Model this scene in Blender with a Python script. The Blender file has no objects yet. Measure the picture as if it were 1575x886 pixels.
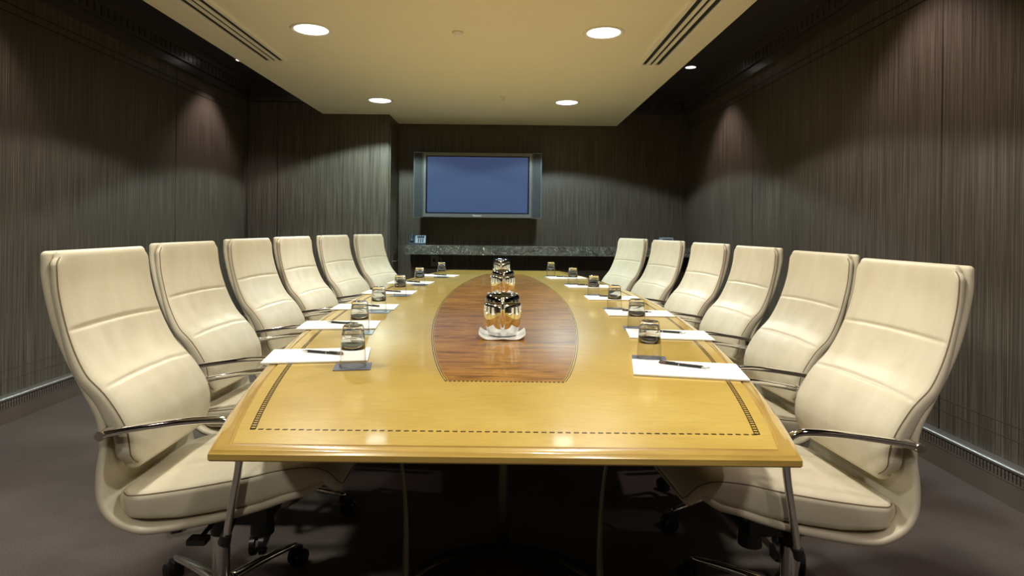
import bpy, bmesh, math, random
from mathutils import Vector, Matrix, noise
PI = math.pi
random.seed(7)
C = bpy.context.scene.collection
S = bpy.context.scene

# ------------------------------------------------------------------ camera
FPX = 940.0
cam = bpy.data.cameras.new('camera')
cam.sensor_width = 36.0
cam.lens = FPX / 1575.0 * 36.0
cam.shift_x = 13.0 / 1575.0
cam.shift_y = -93.0 / 1575.0
cam.clip_start = 0.05
camo = bpy.data.objects.new('camera', cam); C.objects.link(camo)
camo.location = (0, 0, 1.175)
camo.rotation_euler = (Matrix.Rotation(-0.011, 4, 'Y') @ Matrix.Rotation(PI/2, 4, 'X')).to_euler()
S.camera = camo

# ------------------------------------------------------------------ exposure, world
S.view_settings.view_transform = 'Standard'
S.view_settings.look = 'None'
S.view_settings.gamma = 1.0
S.view_settings.use_curve_mapping = False
S.view_settings.exposure = 0.0
S.cycles.max_bounces = 10
S.cycles.diffuse_bounces = 5
S.cycles.glossy_bounces = 5
S.cycles.transmission_bounces = 10
S.cycles.sample_clamp_indirect = 4.0
S.cycles.caustics_reflective = False
S.cycles.caustics_refractive = False
S.cycles.use_denoising = True
W = bpy.data.worlds.new('world'); S.world = W; W.use_nodes = True
W.node_tree.nodes['Background'].inputs[0].default_value = (0.9, 0.85, 0.75, 1)
W.node_tree.nodes['Background'].inputs[1].default_value = 0.05

# room numbers
XL, XR, YB, YF = -2.935, 2.24, 7.50, -1.90
ZS, ZC = 2.435, 2.80              # lowered ceiling, raised dark perimeter ceiling
SX0, SX1 = -2.05, 1.375           # lowered ceiling edges
YBOX, XBOX = 6.89, -1.30          # projecting cupboard block, far left

# recessed ceiling lamps: (x, y, spot watts, colour)
DOWN = [(-1.25, 3.93, 106, (1.0, 0.98, 0.88)), (0.63, 3.93, 106, (1.0, 0.98, 0.88)),
        (-1.25, 6.12, 158, (0.77, 1.0, 0.95)), (0.62, 6.12, 148, (0.76, 0.97, 1.0)),
        (-1.25, 1.72, 104, (1.0, 0.96, 0.82)), (0.63, 1.72, 104, (1.0, 0.96, 0.82)),  # from here on unseen rows, continuing the lamp spacing, added for bounce light
        (-1.25, -0.5, 84, (1.0, 0.96, 0.82)), (0.63, -0.5, 84, (1.0, 0.96, 0.82))]
WASH = [(1.85, 6.10), (1.85, 3.20), (1.85, 0.5), (-2.60, 6.02), (-2.60, 3.15), (-2.60, 0.4)]
WASH_W, WASH_C = 44, (1.0, 0.78, 0.76)

# ------------------------------------------------------------------ materials
def srgb(r, g, b):
    f = lambda c: ((c/255.0)/12.92 if c/255.0 <= 0.04045 else (((c/255.0)+0.055)/1.055)**2.4)
    return (f(r), f(g), f(b), 1.0)

def mat(name, col, rough=0.5, metal=0.0, **kw):
    m = bpy.data.materials.new(name); m.use_nodes = True
    b = m.node_tree.nodes['Principled BSDF']
    b.inputs['Base Color'].default_value = col
    b.inputs['Roughness'].default_value = rough
    b.inputs['Metallic'].default_value = metal
    for k, v in kw.items():
        b.inputs[k.replace('_', ' ')].default_value = v
    return m

class NT:
    def __init__(s, m): s.m = m; s.t = m.node_tree; s.b = s.t.nodes['Principled BSDF']
    def n(s, typ, **kw):
        x = s.t.nodes.new(typ)
        for k, v in kw.items():
            if k.startswith('i_'):
                x.inputs[k[2:].replace('_', ' ')].default_value = v
            else: setattr(x, k, v)
        return x
    def l(s, a, b): s.t.links.new(a, b)
    def coords(s, scale=(1, 1, 1), rot=(0, 0, 0)):
        tc = s.n('ShaderNodeTexCoord'); mp = s.n('ShaderNodeMapping')
        mp.inputs['Scale'].default_value = scale; mp.inputs['Rotation'].default_value = rot
        s.l(tc.outputs['Object'], mp.inputs['Vector']); return mp.outputs['Vector']
    def noise(s, vec, scale, detail=4, rough=0.5, dist=0.0):
        x = s.n('ShaderNodeTexNoise'); x.inputs['Scale'].default_value = scale
        x.inputs['Detail'].default_value = detail; x.inputs['Roughness'].default_value = rough
        x.inputs['Distortion'].default_value = dist
        s.l(vec, x.inputs['Vector']); return x.outputs['Fac']
    def ramp(s, fac, stops):
        x = s.n('ShaderNodeValToRGB'); e = x.color_ramp.elements
        while len(e) < len(stops): e.new(0.5)
        for i, (p, c) in enumerate(stops): e[i].position = p; e[i].color = c
        s.l(fac, x.inputs['Fac']); return x.outputs['Color']
    def bump(s, h, strength, dist=0.01):
        x = s.n('ShaderNodeBump'); x.inputs['Strength'].default_value = strength
        x.inputs['Distance'].default_value = dist
        s.l(h, x.inputs['Height']); s.l(x.outputs['Normal'], s.b.inputs['Normal'])
    def mix(s, fac, a, b, mode='MIX'):
        x = s.n('ShaderNodeMix', data_type='RGBA', blend_type=mode)
        if hasattr(fac, 'links'): s.l(fac, x.inputs[0])
        else: x.inputs[0].default_value = fac
        for v, i in ((a, 6), (b, 7)):
            if hasattr(v, 'links'): s.l(v, x.inputs[i])
            else: x.inputs[i].default_value = v
        return x.outputs[2]

def wood_wall(name):
    m = mat(name, (0.05, 0.04, 0.03, 1), 0.42); t = NT(m)
    v = t.coords((1, 1, 0.010))
    f1 = t.noise(v, 170, 3, 0.6)
    v2 = t.coords((1, 1, 0.03)); f2 = t.noise(v2, 26, 4, 0.6)
    c1 = t.ramp(f1, [(0.31, (0.036, 0.029, 0.023, 1)), (0.50, (0.087, 0.073, 0.057, 1)), (0.70, (0.164, 0.141, 0.111, 1))])
    c2 = t.ramp(f2, [(0.3, (0.92, 0.91, 0.90, 1)), (0.7, (1.05, 1.05, 1.05, 1))])
    c = t.mix(1.0, c1, c2, 'MULTIPLY'); t.l(c, t.b.inputs['Base Color'])
    t.bump(f1, 0.12, 0.002)
    m.node_tree.nodes['Principled BSDF'].inputs['Specular IOR Level'].default_value = 0.4
    return m
M = {}
M['wall'] = wood_wall('dark striped veneer')
def dark_paint(name, col, rough=0.6):
    m = mat(name, col, rough); t = NT(m); f = t.noise(t.coords(), 40, 3); t.bump(f, 0.05, 0.002); return m
M['darkwood'] = dark_paint('dark stained moulding', (0.060, 0.050, 0.048, 1), 0.3)
M['darkceil'] = dark_paint('dark ceiling paint', (0.032, 0.029, 0.038, 1), 0.8)
M['groove'] = mat('shadow groove', (0.006, 0.005, 0.004, 1), 0.6)
M['inlaystrip'] = mat('pale metal inlay strip', (0.20, 0.18, 0.15, 1), 0.35, 0.7)
def ceil_mat():
    m = mat('tan ceiling paint', (0.80, 0.68, 0.44, 1), 0.85); t = NT(m)
    f = t.noise(t.coords(), 1.5, 3)
    c = t.ramp(f, [(0.3, (0.92, 0.89, 0.75, 1)), (0.7, (0.94, 0.91, 0.77, 1))]); t.l(c, t.b.inputs['Base Color'])
    return m
M['ceil'] = ceil_mat()
def carpet():
    m = mat('brown grey carpet', (0.08, 0.065, 0.06, 1), 0.95); t = NT(m)
    f = t.noise(t.coords(), 220, 3, 0.7); f2 = t.noise(t.coords(), 3, 3)
    c = t.ramp(f, [(0.3, (0.055, 0.045, 0.040, 1)), (0.7, (0.135, 0.112, 0.100, 1))])
    c2 = t.ramp(f2, [(0.3, (0.85, 0.85, 0.85, 1)), (0.7, (1.1, 1.1, 1.1, 1))])
    t.l(t.mix(1.0, c, c2, 'MULTIPLY'), t.b.inputs['Base Color']); t.bump(f, 0.5, 0.004); return m
M['carpet'] = carpet()
M['silver'] = mat('satin silver rail', (0.36, 0.34, 0.33, 1), 0.34, 0.8)
M['basepaint'] = dark_paint('brown skirting paint', (0.125, 0.100, 0.086, 1), 0.5)
M['basedark'] = mat('skirting grille shadow', (0.012, 0.010, 0.009, 1), 0.7)

def maple():
    m = mat('lacquered maple', srgb(214, 168, 84), 0.30); t = NT(m)
    v = t.coords((1.0, 1.0, 1.0)); f = t.noise(v, 3.2, 6, 0.6, 0.6)
    v2 = t.coords((1.4, 7, 1)); f2 = t.noise(v2, 9, 6, 0.65, 0.9)
    c = t.ramp(f, [(0.28, (0.57, 0.375, 0.070, 1)), (0.52, (0.655, 0.450, 0.098, 1)), (0.8, (0.72, 0.525, 0.145, 1))])
    c2 = t.ramp(f2, [(0.30, (0.86, 0.82, 0.78, 1)), (0.62, (1.03, 1.03, 1.03, 1))])
    t.l(t.mix(0.8, c, c2, 'MULTIPLY'), t.b.inputs['Base Color'])
    b = t.b; b.inputs['Coat Weight'].default_value = 0.75; b.inputs['Coat Roughness'].default_value = 0.075
    b.inputs['Coat IOR'].default_value = 1.4; b.inputs['Roughness'].default_value = 0.28
    return m
M['maple'] = maple()
def edge_maple():
    m = mat('maple edge moulding', srgb(198, 142, 70), 0.3); t = NT(m)
    f = t.noise(t.coords((0.8, 0.8, 12)), 9, 5, 0.6)
    c = t.ramp(f, [(0.3, (0.47, 0.290, 0.062, 1)), (0.7, (0.60, 0.40, 0.10, 1))]); t.l(c, t.b.inputs['Base Color'])
    t.b.inputs['Coat Weight'].default_value = 1.0; t.b.inputs['Coat Roughness'].default_value = 0.06
    return m
M['edge'] = edge_maple()
def burl():
    m = mat('figured brown veneer', (0.3, 0.12, 0.04, 1), 0.3); t = NT(m)
    v = t.coords((1.0, 6.5, 1)); f = t.noise(v, 4.2, 9, 0.68, 1.2)
    v2 = t.coords((0.7, 3.0, 1)); f2 = t.noise(v2, 2.6, 4, 0.6, 0.7)
    c = t.ramp(f, [(0.32, (0.11, 0.045, 0.011, 1)), (0.42, (0.24, 0.108, 0.023, 1)), (0.54, (0.40, 0.190, 0.036, 1)), (0.72, (0.52, 0.270, 0.055, 1))])
    c2 = t.ramp(f2, [(0.3, (0.72, 0.68, 0.65, 1)), (0.65, (1.1, 1.1, 1.1, 1))])
    t.l(t.mix(0.9, c, c2, 'MULTIPLY'), t.b.inputs['Base Color'])
    t.b.inputs['Coat Weight'].default_value = 0.5; t.b.inputs['Coat Roughness'].default_value = 0.06; t.b.inputs['Coat IOR'].default_value = 1.4; t.b.inputs['Specular IOR Level'].default_value = 0.2
    return m
M['burl'] = burl()
M['border'] = mat('dark inlay line', (0.10, 0.060, 0.018, 1), 0.25, Coat_Weight=1.0, Coat_Roughness=0.04)

def leather():
    m = mat('cream leather', (0.66, 0.565, 0.40, 1), 0.42); t = NT(m)
    v = t.coords(); f = t.noise(v, 260, 3, 0.6); f2 = t.noise(t.coords((1, 1, 0.35)), 13, 3, 0.55, 0.4)
    c = t.ramp(f2, [(0.3, (0.590, 0.530, 0.400, 1)), (0.7, (0.650, 0.590, 0.460, 1))]); t.l(c, t.b.inputs['Base Color'])
    add = t.n('ShaderNodeMath', operation='MULTIPLY_ADD'); add.inputs[1].default_value = 0.12
    t.l(f, add.inputs[0]); t.l(f2, add.inputs[2]); t.bump(add.outputs[0], 0.20, 0.008)
    t.b.inputs['Specular IOR Level'].default_value = 0.35
    return m
M['leather'] = leather()
M['piping'] = mat('brown seam piping', (0.20, 0.135, 0.075, 1), 0.5)
def chrome_m(name, col, r):
    m = mat(name, col, r, 1.0); t = NT(m); f = t.noise(t.coords(), 30, 2); t.bump(f, 0.01, 0.001); return m
M['chrome'] = chrome_m('chrome', (0.80, 0.79, 0.77, 1), 0.07)
M['steel'] = chrome_m('polished steel', (0.86, 0.87, 0.87, 1), 0.045)
M['blacksteel'] = chrome_m('dark polished steel', (0.16, 0.16, 0.165, 1), 0.06)
M['bronze'] = chrome_m('dull bronze leg', (0.20, 0.18, 0.12, 1), 0.42)
M['plastic'] = dark_paint('black plastic', (0.012, 0.012, 0.012, 1), 0.4)
M['paper'] = mat('white paper', (0.86, 0.86, 0.85, 1), 0.7)
M['napkin'] = mat('white paper napkin', (0.84, 0.81, 0.78, 1), 0.8)
M['coaster'] = mat('slate blue card', (0.085, 0.095, 0.145, 1), 0.4)
M['penblack'] = mat('black pen barrel', (0.015, 0.015, 0.018, 1), 0.25)
M['pengrip'] = mat('brown pen cap end', (0.10, 0.055, 0.035, 1), 0.4)
def glass():
    m = mat('thin clear glass wall', (1, 1, 1, 1), 0.0); t = NT(m)
    tr = t.n('ShaderNodeBsdfTransparent'); lw0 = t.n('ShaderNodeLayerWeight'); t.l(t.ramp(lw0.outputs['Facing'], [(0.0, (0.96, 0.96, 0.955, 1)), (0.62, (0.88, 0.88, 0.88, 1)), (0.90, (0.36, 0.36, 0.36, 1))]), tr.inputs['Color'])
    gl = t.n('ShaderNodeBsdfGlossy'); gl.inputs['Roughness'].default_value = 0.02; gl.inputs['Color'].default_value = (0.85, 0.85, 0.85, 1)
    lw = t.n('ShaderNodeLayerWeight'); pw = t.n('ShaderNodeMath', operation='POWER'); pw.inputs[1].default_value = 4.0
    t.l(lw.outputs['Facing'], pw.inputs[0]); fr = t.n('ShaderNodeMath', operation='MULTIPLY_ADD'); t.l(pw.outputs[0], fr.inputs[0])
    fr.inputs[1].default_value = 0.85; fr.inputs[2].default_value = 0.045
    m1 = t.n('ShaderNodeMixShader'); t.l(fr.outputs[0], m1.inputs[0]); t.l(tr.outputs[0], m1.inputs[1]); t.l(gl.outputs[0], m1.inputs[2])
    t.l(m1.outputs[0], t.t.nodes['Material Output'].inputs['Surface']); return m
M['glassbase'] = mat('thick clear glass', (1, 1, 1, 1), 0.0, Transmission_Weight=1.0, IOR=1.45)
M['glass'] = glass()
M['china'] = mat('white china', (0.85, 0.84, 0.82, 1), 0.2)
M['whitetrim'] = mat('white lamp ring', (0.90, 0.90, 0.86, 1), 0.4)
M['creamvent'] = mat('cream vent metal', (0.96, 0.95, 0.90, 1), 0.45)
def emit(name, col, st):
    m = mat(name, col, 0.5); b = m.node_tree.nodes['Principled BSDF']
    b.inputs['Emission Color'].default_value = col; b.inputs['Emission Strength'].default_value = st; return m
M['lens_warm'] = emit('lit lamp lens warm', (1.0, 0.95, 0.82, 1), 7.0)
M['lens_cool'] = emit('lit lamp lens cool', (0.88, 1.0, 0.96, 1), 7.0)
M['lens_wash'] = emit('lit small lamp lens', (1.0, 0.95, 0.92, 1), 6.0)
def marble():
    m = mat('dark grey marble', (0.05, 0.055, 0.05, 1), 0.15); t = NT(m)
    f = t.noise(t.coords((1, 1, 1.6)), 9, 8, 0.7, 1.8); f2 = t.noise(t.coords(), 11, 7, 0.75, 3.2)
    c = t.ramp(f, [(0.32, (0.022, 0.024, 0.021, 1)), (0.50, (0.080, 0.084, 0.072, 1)), (0.66, (0.17, 0.17, 0.145, 1))])
    c2 = t.ramp(f2, [(0.58, (0, 0, 0, 1)), (0.68, (0.75, 0.77, 0.72, 1))])
    t.l(t.mix(1.0, c, c2, 'ADD'), t.b.inputs['Base Color'])
    t.b.inputs['Coat Weight'].default_value = 0.6; t.b.inputs['Coat Roughness'].default_value = 0.04
    return m
M['marble'] = marble()
M['tvframe'] = mat('dark grey screen bezel', (0.17, 0.18, 0.185, 1), 0.32, 0.4)
M['tvspeaker'] = mat('charcoal speaker cloth', (0.022, 0.028, 0.034, 1), 0.6)
M['tvblack'] = mat('black inner bezel', (0.006, 0.009, 0.018, 1), 0.2)
def screen():
    m = mat('plasma screen', (0.030, 0.040, 0.060, 1), 0.16); b = m.node_tree.nodes['Principled BSDF']
    b.inputs['Emission Color'].default_value = srgb(62, 82, 128); b.inputs['Emission Strength'].default_value = 0.62
    return m
M['screen'] = screen()
M['logo'] = mat('silver lettering', (0.9, 0.88, 0.86, 1), 0.3)
M['phone'] = mat('slate phone plastic', (0.045, 0.060, 0.080, 1), 0.4)
M['phoneface'] = mat('pale blue grey phone face', (0.36, 0.42, 0.50, 1), 0.4)
M['greyplate'] = mat('grey switch plate', (0.34, 0.32, 0.30, 1), 0.4)

# ------------------------------------------------------------------ helpers
def link(name, verts, faces, m, parent=None, smooth=False, extra=None):
    me = bpy.data.meshes.new(name)
    me.from_pydata([tuple(v) for v in verts], [], faces)
    bm = bmesh.new(); bm.from_mesh(me)
    bmesh.ops.recalc_face_normals(bm, faces=bm.faces); bm.to_mesh(me); bm.free()
    for p in me.polygons: p.use_smooth = smooth
    ms = m if isinstance(m, list) else [m]
    for x in ms: me.materials.append(x)
    o = bpy.data.objects.new(name, me); C.objects.link(o)
    if parent: o.parent = parent
    return o

class MB:
    def __init__(s): s.v = []; s.f = []
    def add(s, v, f):
        k = len(s.v); s.v += [Vector(p) for p in v]; s.f += [[i + k for i in q] for q in f]; return s
    def box(s, x0, x1, y0, y1, z0, z1, bev=0.0):
        bm = bmesh.new(); bmesh.ops.create_cube(bm, size=1)
        for v in bm.verts:
            v.co = Vector(((x0+x1)/2 + v.co.x*(x1-x0), (y0+y1)/2 + v.co.y*(y1-y0), (z0+z1)/2 + v.co.z*(z1-z0)))
        if bev > 0: bmesh.ops.bevel(bm, geom=bm.edges[:], offset=bev, segments=2, affect='EDGES', profile=0.7)
        bm.verts.index_update()
        s.add([v.co.copy() for v in bm.verts], [[v.index for v in f.verts] for f in bm.faces]); bm.free(); return s
    def lathe(s, prof, seg=32, at=(0, 0, 0), close=True):
        v = []; f = []; n = len(prof)
        for j in range(seg):
            a = 2*PI*j/seg
            for r, z in prof: v.append((at[0]+r*math.cos(a), at[1]+r*math.sin(a), at[2]+z))
        for j in range(seg):
            j2 = (j+1) % seg
            for i in range(n-1): f.append([j*n+i, j2*n+i, j2*n+i+1, j*n+i+1])
            if close is False: pass
        if prof[0][0] > 1e-4 and close: f.append([j*n for j in range(seg)])
        if prof[-1][0] > 1e-4 and close: f.append([j*n+n-1 for j in range(seg)])
        return s.add(v, f)
    def tube(s, pts, rad, seg=10, side=None, flat=None):
        """round or flattened bar along a path; rad: number or list; flat: (a,b) multipliers, side: fixed sideways axis"""
        pts = [Vector(p) for p in pts]; n = len(pts); v = []; f = []
        pu = None
        for i, p in enumerate(pts):
            t = (pts[min(i+1, n-1)] - pts[max(i-1, 0)]).normalized()
            if side: u = Vector(side); u = (u - t*u.dot(t)).normalized()
            else:
                if pu is None: u = t.orthogonal().normalized()
                else: u = (pu - t*pu.dot(t)).normalized()
                pu = u
            w = t.cross(u); r = rad[i] if isinstance(rad, (list, tuple)) else rad
            fa, fb = (flat[i] if isinstance(flat, list) else flat) if flat else (1, 1)
            for k in range(seg):
                a = 2*PI*k/seg; v.append(p + u*(r*fa*math.cos(a)) + w*(r*fb*math.sin(a)))
        for i in range(n-1):
            for k in range(seg):
                k2 = (k+1) % seg; f.append([i*seg+k, i*seg+k2, (i+1)*seg+k2, (i+1)*seg+k])
        f.append(list(range(seg))); f.append([(n-1)*seg+k for k in range(seg)])
        return s.add(v, f)
    def build(s, name, m, parent=None, smooth=False):
        o = link(name, s.v, s.f, m, parent, smooth)
        return o

def smooth_angle(o, deg=35):
    me = o.data
    for p in me.polygons: p.use_smooth = True
    bm = bmesh.new(); bm.from_mesh(me)
    for e in bm.edges:
        if len(e.link_faces) == 2 and e.calc_face_angle(0) > math.radians(deg): e.smooth = False
    bm.to_mesh(me); bm.free()
    return o

def empty(name, loc=(0, 0, 0), rz=0):
    o = bpy.data.objects.new(name, None); C.objects.link(o); o.location = loc; o.rotation_euler = (0, 0, rz)
    o.empty_display_size = 0.1
    return o
def tag(o, label, cat, group=None):
    o['label'] = label; o['category'] = cat
    if group: o['group'] = group
    return o
def struct(o): o['kind'] = 'structure'; return o
def copy_tree(o, parent=None):
    c = o.copy(); C.objects.link(c); c.parent = parent
    for ch in list(kids.get(o.name, [])): kids.setdefault(c.name, []).append(copy_tree(ch, c))
    return c
kids = {}
def index_kids():
    kids.clear()
    for o in C.objects:
        if o.parent: kids.setdefault(o.parent.name, []).append(o)

def catmull(pts, n):
    P = [Vector(p) for p in pts]; P = [2*P[0]-P[1]] + P + [2*P[-1]-P[-2]]
    dense = []
    for i in range(1, len(P)-2):
        for k in range(16):
            t = k/16
            dense.append(0.5*((2*P[i]) + (P[i+1]-P[i-1])*t + (2*P[i-1]-5*P[i]+4*P[i+1]-P[i+2])*t*t + (3*P[i]-P[i-1]-3*P[i+1]+P[i+2])*t**3))
    dense.append(P[-2])
    L = [0]
    for a, b in zip(dense, dense[1:]): L.append(L[-1] + (b-a).length)
    out = []; j = 0
    for k in range(n):
        s = L[-1]*k/(n-1)
        while j < len(L)-2 and L[j+1] < s: j += 1
        t = (s-L[j])/max(1e-9, L[j+1]-L[j]); out.append(dense[j].lerp(dense[j+1], min(1, t)))
    return out
def interp(tab, x):
    if x <= tab[0][0]: return tab[0][1]
    for (a, va), (b, vb) in zip(tab, tab[1:]):
        if x <= b: return va + (vb-va)*(x-a)/(b-a)
    return tab[-1][1]

# ------------------------------------------------------------------ room shell
struct(MB().box(XL-0.3, XR+0.3, YF-0.1, YB+0.1, -0.06, 0).build('floor', M['carpet']))
struct(MB().box(XL-0.12, XL, YF-0.1, YB+0.12, 0, ZC+0.1).build('wall_left', M['wall']))
struct(MB().box(XR, XR+0.12, YF-0.1, YB+0.12, 0, ZC+0.1).build('wall_right', M['wall']))
struct(MB().box(XL, XR, YB, YB+0.12, 0, ZC+0.1).build('wall_back', M['wall']))
struct(MB().box(XL, XR, YF-0.12, YF, 0, ZC+0.1).build('wall_front', M['wall']))
struct(MB().box(XL, XBOX, YBOX, YB, 0, ZC).build('wall_alcove', M['wall']))
struct(MB().box(XL, XR, YF, YB, ZC, ZC+0.08).build('ceiling', M['darkceil']))
# the lowered tan ceiling panel, with its dark sides
o = MB().box(SX0, SX1, YF, YBOX, ZS, ZC-0.002); o.box(XBOX, SX1, YBOX, YB, ZS, ZC-0.002)
struct(o.build('ceiling_panel', M['ceil'])); bpy.data.objects['ceiling_panel'].name = 'ceiling.001'

# panel joints and horizontal grooves (thin insets laid on the veneer)
def strips(name, side, zs, m, th=0.004):
    b = MB()
    if side == 'right': x0, x1 = XR-0.0015, XR+0.001
    else: x0, x1 = XL-0.001, XL+0.0015
    yend = YB if side == 'right' else YBOX
    for z in zs: b.box(x0, x1, YF, yend, z-th/2, z+th/2)
    return b
b = strips('', 'right', (2.415, 2.465), M['groove'], 0.006)
for y in (3.13, 0.75, 5.5): b.box(XR-0.0015, XR+0.001, y-0.002, y+0.002, 0.17, 2.565)
struct(b.build('trim_1', M['groove']))
b = strips('', 'left', (2.415, 2.465), M['groove'], 0.006)
for y in (5.46, 3.05, 0.65): b.box(XL-0.001, XL+0.0015, y-0.002, y+0.002, 0.17, 2.565)
struct(b.build('trim_2', M['groove']))
struct(strips('', 'right', (0.330, 0.270), M['inlaystrip'], 0.0035).build('trim_3', M['inlaystrip']))
struct(strips('', 'left', (0.300, 0.240), M['inlaystrip'], 0.0035).build('trim_4', M['inlaystrip']))

# crown moulding: plain lower band, upper band with a row of blocks
def crown(name, axis, w, a, b_, sgn):
    """axis 'x': wall plane x=w running y a..b_; axis 'y': wall plane y=w running x a..b_. sgn = direction into the room"""
    m = MB()
    def bx(d0, d1, s0, s1, z0, z1, bev=0):
        p, q = sorted((w+sgn*d0, w+sgn*d1))
        if axis == 'x': m.box(p, q, s0, s1, z0, z1, bev)
        else: m.box(s0, s1, p, q, z0, z1, bev)
    bx(-0.002, 0.040, a, b_, 2.565, 2.632)
    bx(-0.002, 0.030, a, b_, 2.632, 2.640)
    bx(-0.002, 0.060, a, b_, 2.640, 2.655)
    bx(-0.002, 0.050, a, b_, 2.655, 2.730)
    bx(-0.002, 0.085, a, b_, 2.730, ZC)
    s = a + 0.02
    while s < b_ - 0.05:
        bx(0.050, 0.064, s, s+0.062, 2.655, 2.728); s += 0.075
    return struct(m.build(name, M['darkwood']))
crown('trim_5', 'x', XR, YF, YB, -1)
crown('trim_6', 'x', XL, YF, YBOX, 1)
crown('trim_7', 'y', YBOX, XL+0.09, SX0-0.002, -1)
crown('trim_8', 'y', YB, SX1+0.002, XR-0.09, -1)

# skirting: plain fascia, small-toothed band, silver rail on top
def skirting(name, axis, w, a, b_, sgn, h):
    parts = {}
    def bx(m, d0, d1, s0, s1, z0, z1, bev=0):
        p, q = sorted((w+sgn*d0, w+sgn*d1))
        if axis == 'x': m.box(p, q, s0, s1, z0, z1, bev)
        else: m.box(s0, s1, p, q, z0, z1, bev)
    m = MB(); bx(m, -0.002, 0.050, a, b_, 0, h-0.066); bx(m, -0.002, 0.0525, a, b_, h-0.069, h-0.065)
    root = struct(m.build(name, M['basepaint']))
    m = MB(); bx(m, -0.002, 0.040, a, b_, h-0.065, h-0.025); 
    band = m.build('toothed_band', M['basedark'], root)
    m = MB(); s = a
    while s < b_ - 0.02:
        bx(m, 0.039, 0.049, s, s+0.013, h-0.0635, h-0.046); bx(m, 0.039, 0.049, s, s+0.013, h-0.044, h-0.0265); s += 0.020
    m.build('teeth', M['basepaint'], band)
    m = MB()
    n = 8; prof = []
    for k in range(n+1):
        an = -PI/2 + PI*k/n; prof.append((0.042 + 0.014*math.cos(an), h - 0.0125 + 0.0125*math.sin(an)))
    prof = [(-0.002, h-0.025)] + prof + [(-0.002, h)]
    v = []
    for s in (a, b_):
        for d, z in prof:
            q = w + sgn*d; v.append((q, s, z) if axis == 'x' else (s, q, z))
    k = len(prof); f = [[i, (i+1) % k, k+(i+1) % k, k+i] for i in range(k)] + [list(range(k)), list(range(k, 2*k))]
    rail = link('rail', v, f, M['silver'], root); smooth_angle(rail, 50)
    return root
skirting('baseboard_right', 'x', XR, YF, YB, -1, 0.170)
skirting('baseboard_left', 'x', XL, YF, YBOX, 1, 0.155)
skirting('baseboard_alcove', 'y', YBOX, -2.16, XBOX, -1, 0.155)
skirting('baseboard_back', 'y', YB, XBOX, XR-0.06, -1, 0.160)

# two tall cupboard doors on the block, handle between them
for i, (x0, x1) in enumerate(((-2.885, -2.553), (-2.547, -2.172))):
    d = struct(MB().box(x0+0.004, x1-0.004, YBOX-0.014, YBOX+0.001, 0.02, 2.56, 0.002).build('door_%d' % (i+1), M['wall']))
    if i == 1:
        hb = MB().box(x0+0.012, x0+0.030, YBOX-0.022, YBOX-0.0135, 0.98, 1.10, 0.002)
        hb.tube([(x0+0.021, YBOX-0.020, 1.055), (x0+0.021, YBOX-0.050, 1.055), (x0+0.035, YBOX-0.055, 1.055), (x0+0.105, YBOX-0.055, 1.050)], 0.006)
        hh = hb.build('door_handle', M['chrome'], d); smooth_angle(hh)
# narrow door in the return side of the block, seen edge on
d3 = struct(MB().box(XBOX-0.001, XBOX+0.012, YBOX+0.04, YB-0.06, 0.02, 2.30, 0.002).build('door_3', M['wall']))
hb = MB().box(XBOX+0.0115, XBOX+0.020, 7.07, 7.11, 0.69, 0.83, 0.002)
hb.tube([(XBOX+0.018, 7.09, 0.77), (XBOX+0.055, 7.09, 0.77), (XBOX+0.06, 7.11, 0.77), (XBOX+0.06, 7.22, 0.765)], 0.008)
smooth_angle(hb.build('door_handle', M['chrome'], d3))

# ------------------------------------------------------------------ ceiling lamps (with their own light)
def spot(name, loc, w, col, size, blend, rad, parent):
    l = bpy.data.lights.new(name, 'SPOT'); l.energy = w; l.color = col; l.spot_size = size; l.spot_blend = blend
    l.shadow_soft_size = rad
    o = bpy.data.objects.new(name, l); C.objects.link(o); o.parent = parent; o.location = loc; return o
lamp_labels = {0: 'round recessed ceiling lamp, the larger left one near the left slotted vent',
               1: 'round recessed ceiling lamp, the larger right one near the right slotted vent',
               2: 'round recessed ceiling lamp above the far left cupboard block',
               3: 'round recessed ceiling lamp in front of the wall screen, far right of the tan ceiling',
               4: 'unseen recessed ceiling lamp added over the near left of the table, above the frame',
               5: 'unseen recessed ceiling lamp added over the near right of the table, above the frame',
               6: 'unseen recessed ceiling lamp added behind the camera on the left',
               7: 'unseen recessed ceiling lamp added behind the camera on the right'}
for i, (x, y, w, c) in enumerate(DOWN):
    r = empty('recessed_ceiling_lamp', (x, y, ZS)); tag(r, lamp_labels[i], 'ceiling light', 'recessed lamps in the tan ceiling')
    ring = MB().lathe([(0.118, -0.0005), (0.132, -0.0005), (0.134, -0.003), (0.130, -0.007), (0.121, -0.008), (0.108, -0.004), (0.104, -0.0005)], 48, close=False)
    smooth_angle(ring.build('trim_ring', M['whitetrim'], r), 50)
    MB().lathe([(0.0001, -0.0035), (0.06, -0.0033), (0.106, -0.002), (0.106, -0.0004), (0.0001, -0.0004)], 48).build('lens', M['lens_warm'] if i not in (2, 3) else M['lens_cool'], r, True)
    spot('lamp_light', (0, 0, -0.02), w, c, math.radians(139), 0.10, 0.09, r)
wl = ['small round wall-washing lamp in the dark ceiling strip, far right', 'small round wall-washing lamp in the dark right ceiling strip, above the frame',
      'small round wall-washing lamp in the dark right ceiling strip beside the camera', 'small round wall-washing lamp in the dark ceiling strip, far left',
      'small round wall-washing lamp in the dark left ceiling strip, above the frame', 'small round wall-washing lamp in the dark left ceiling strip beside the camera']
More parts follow.
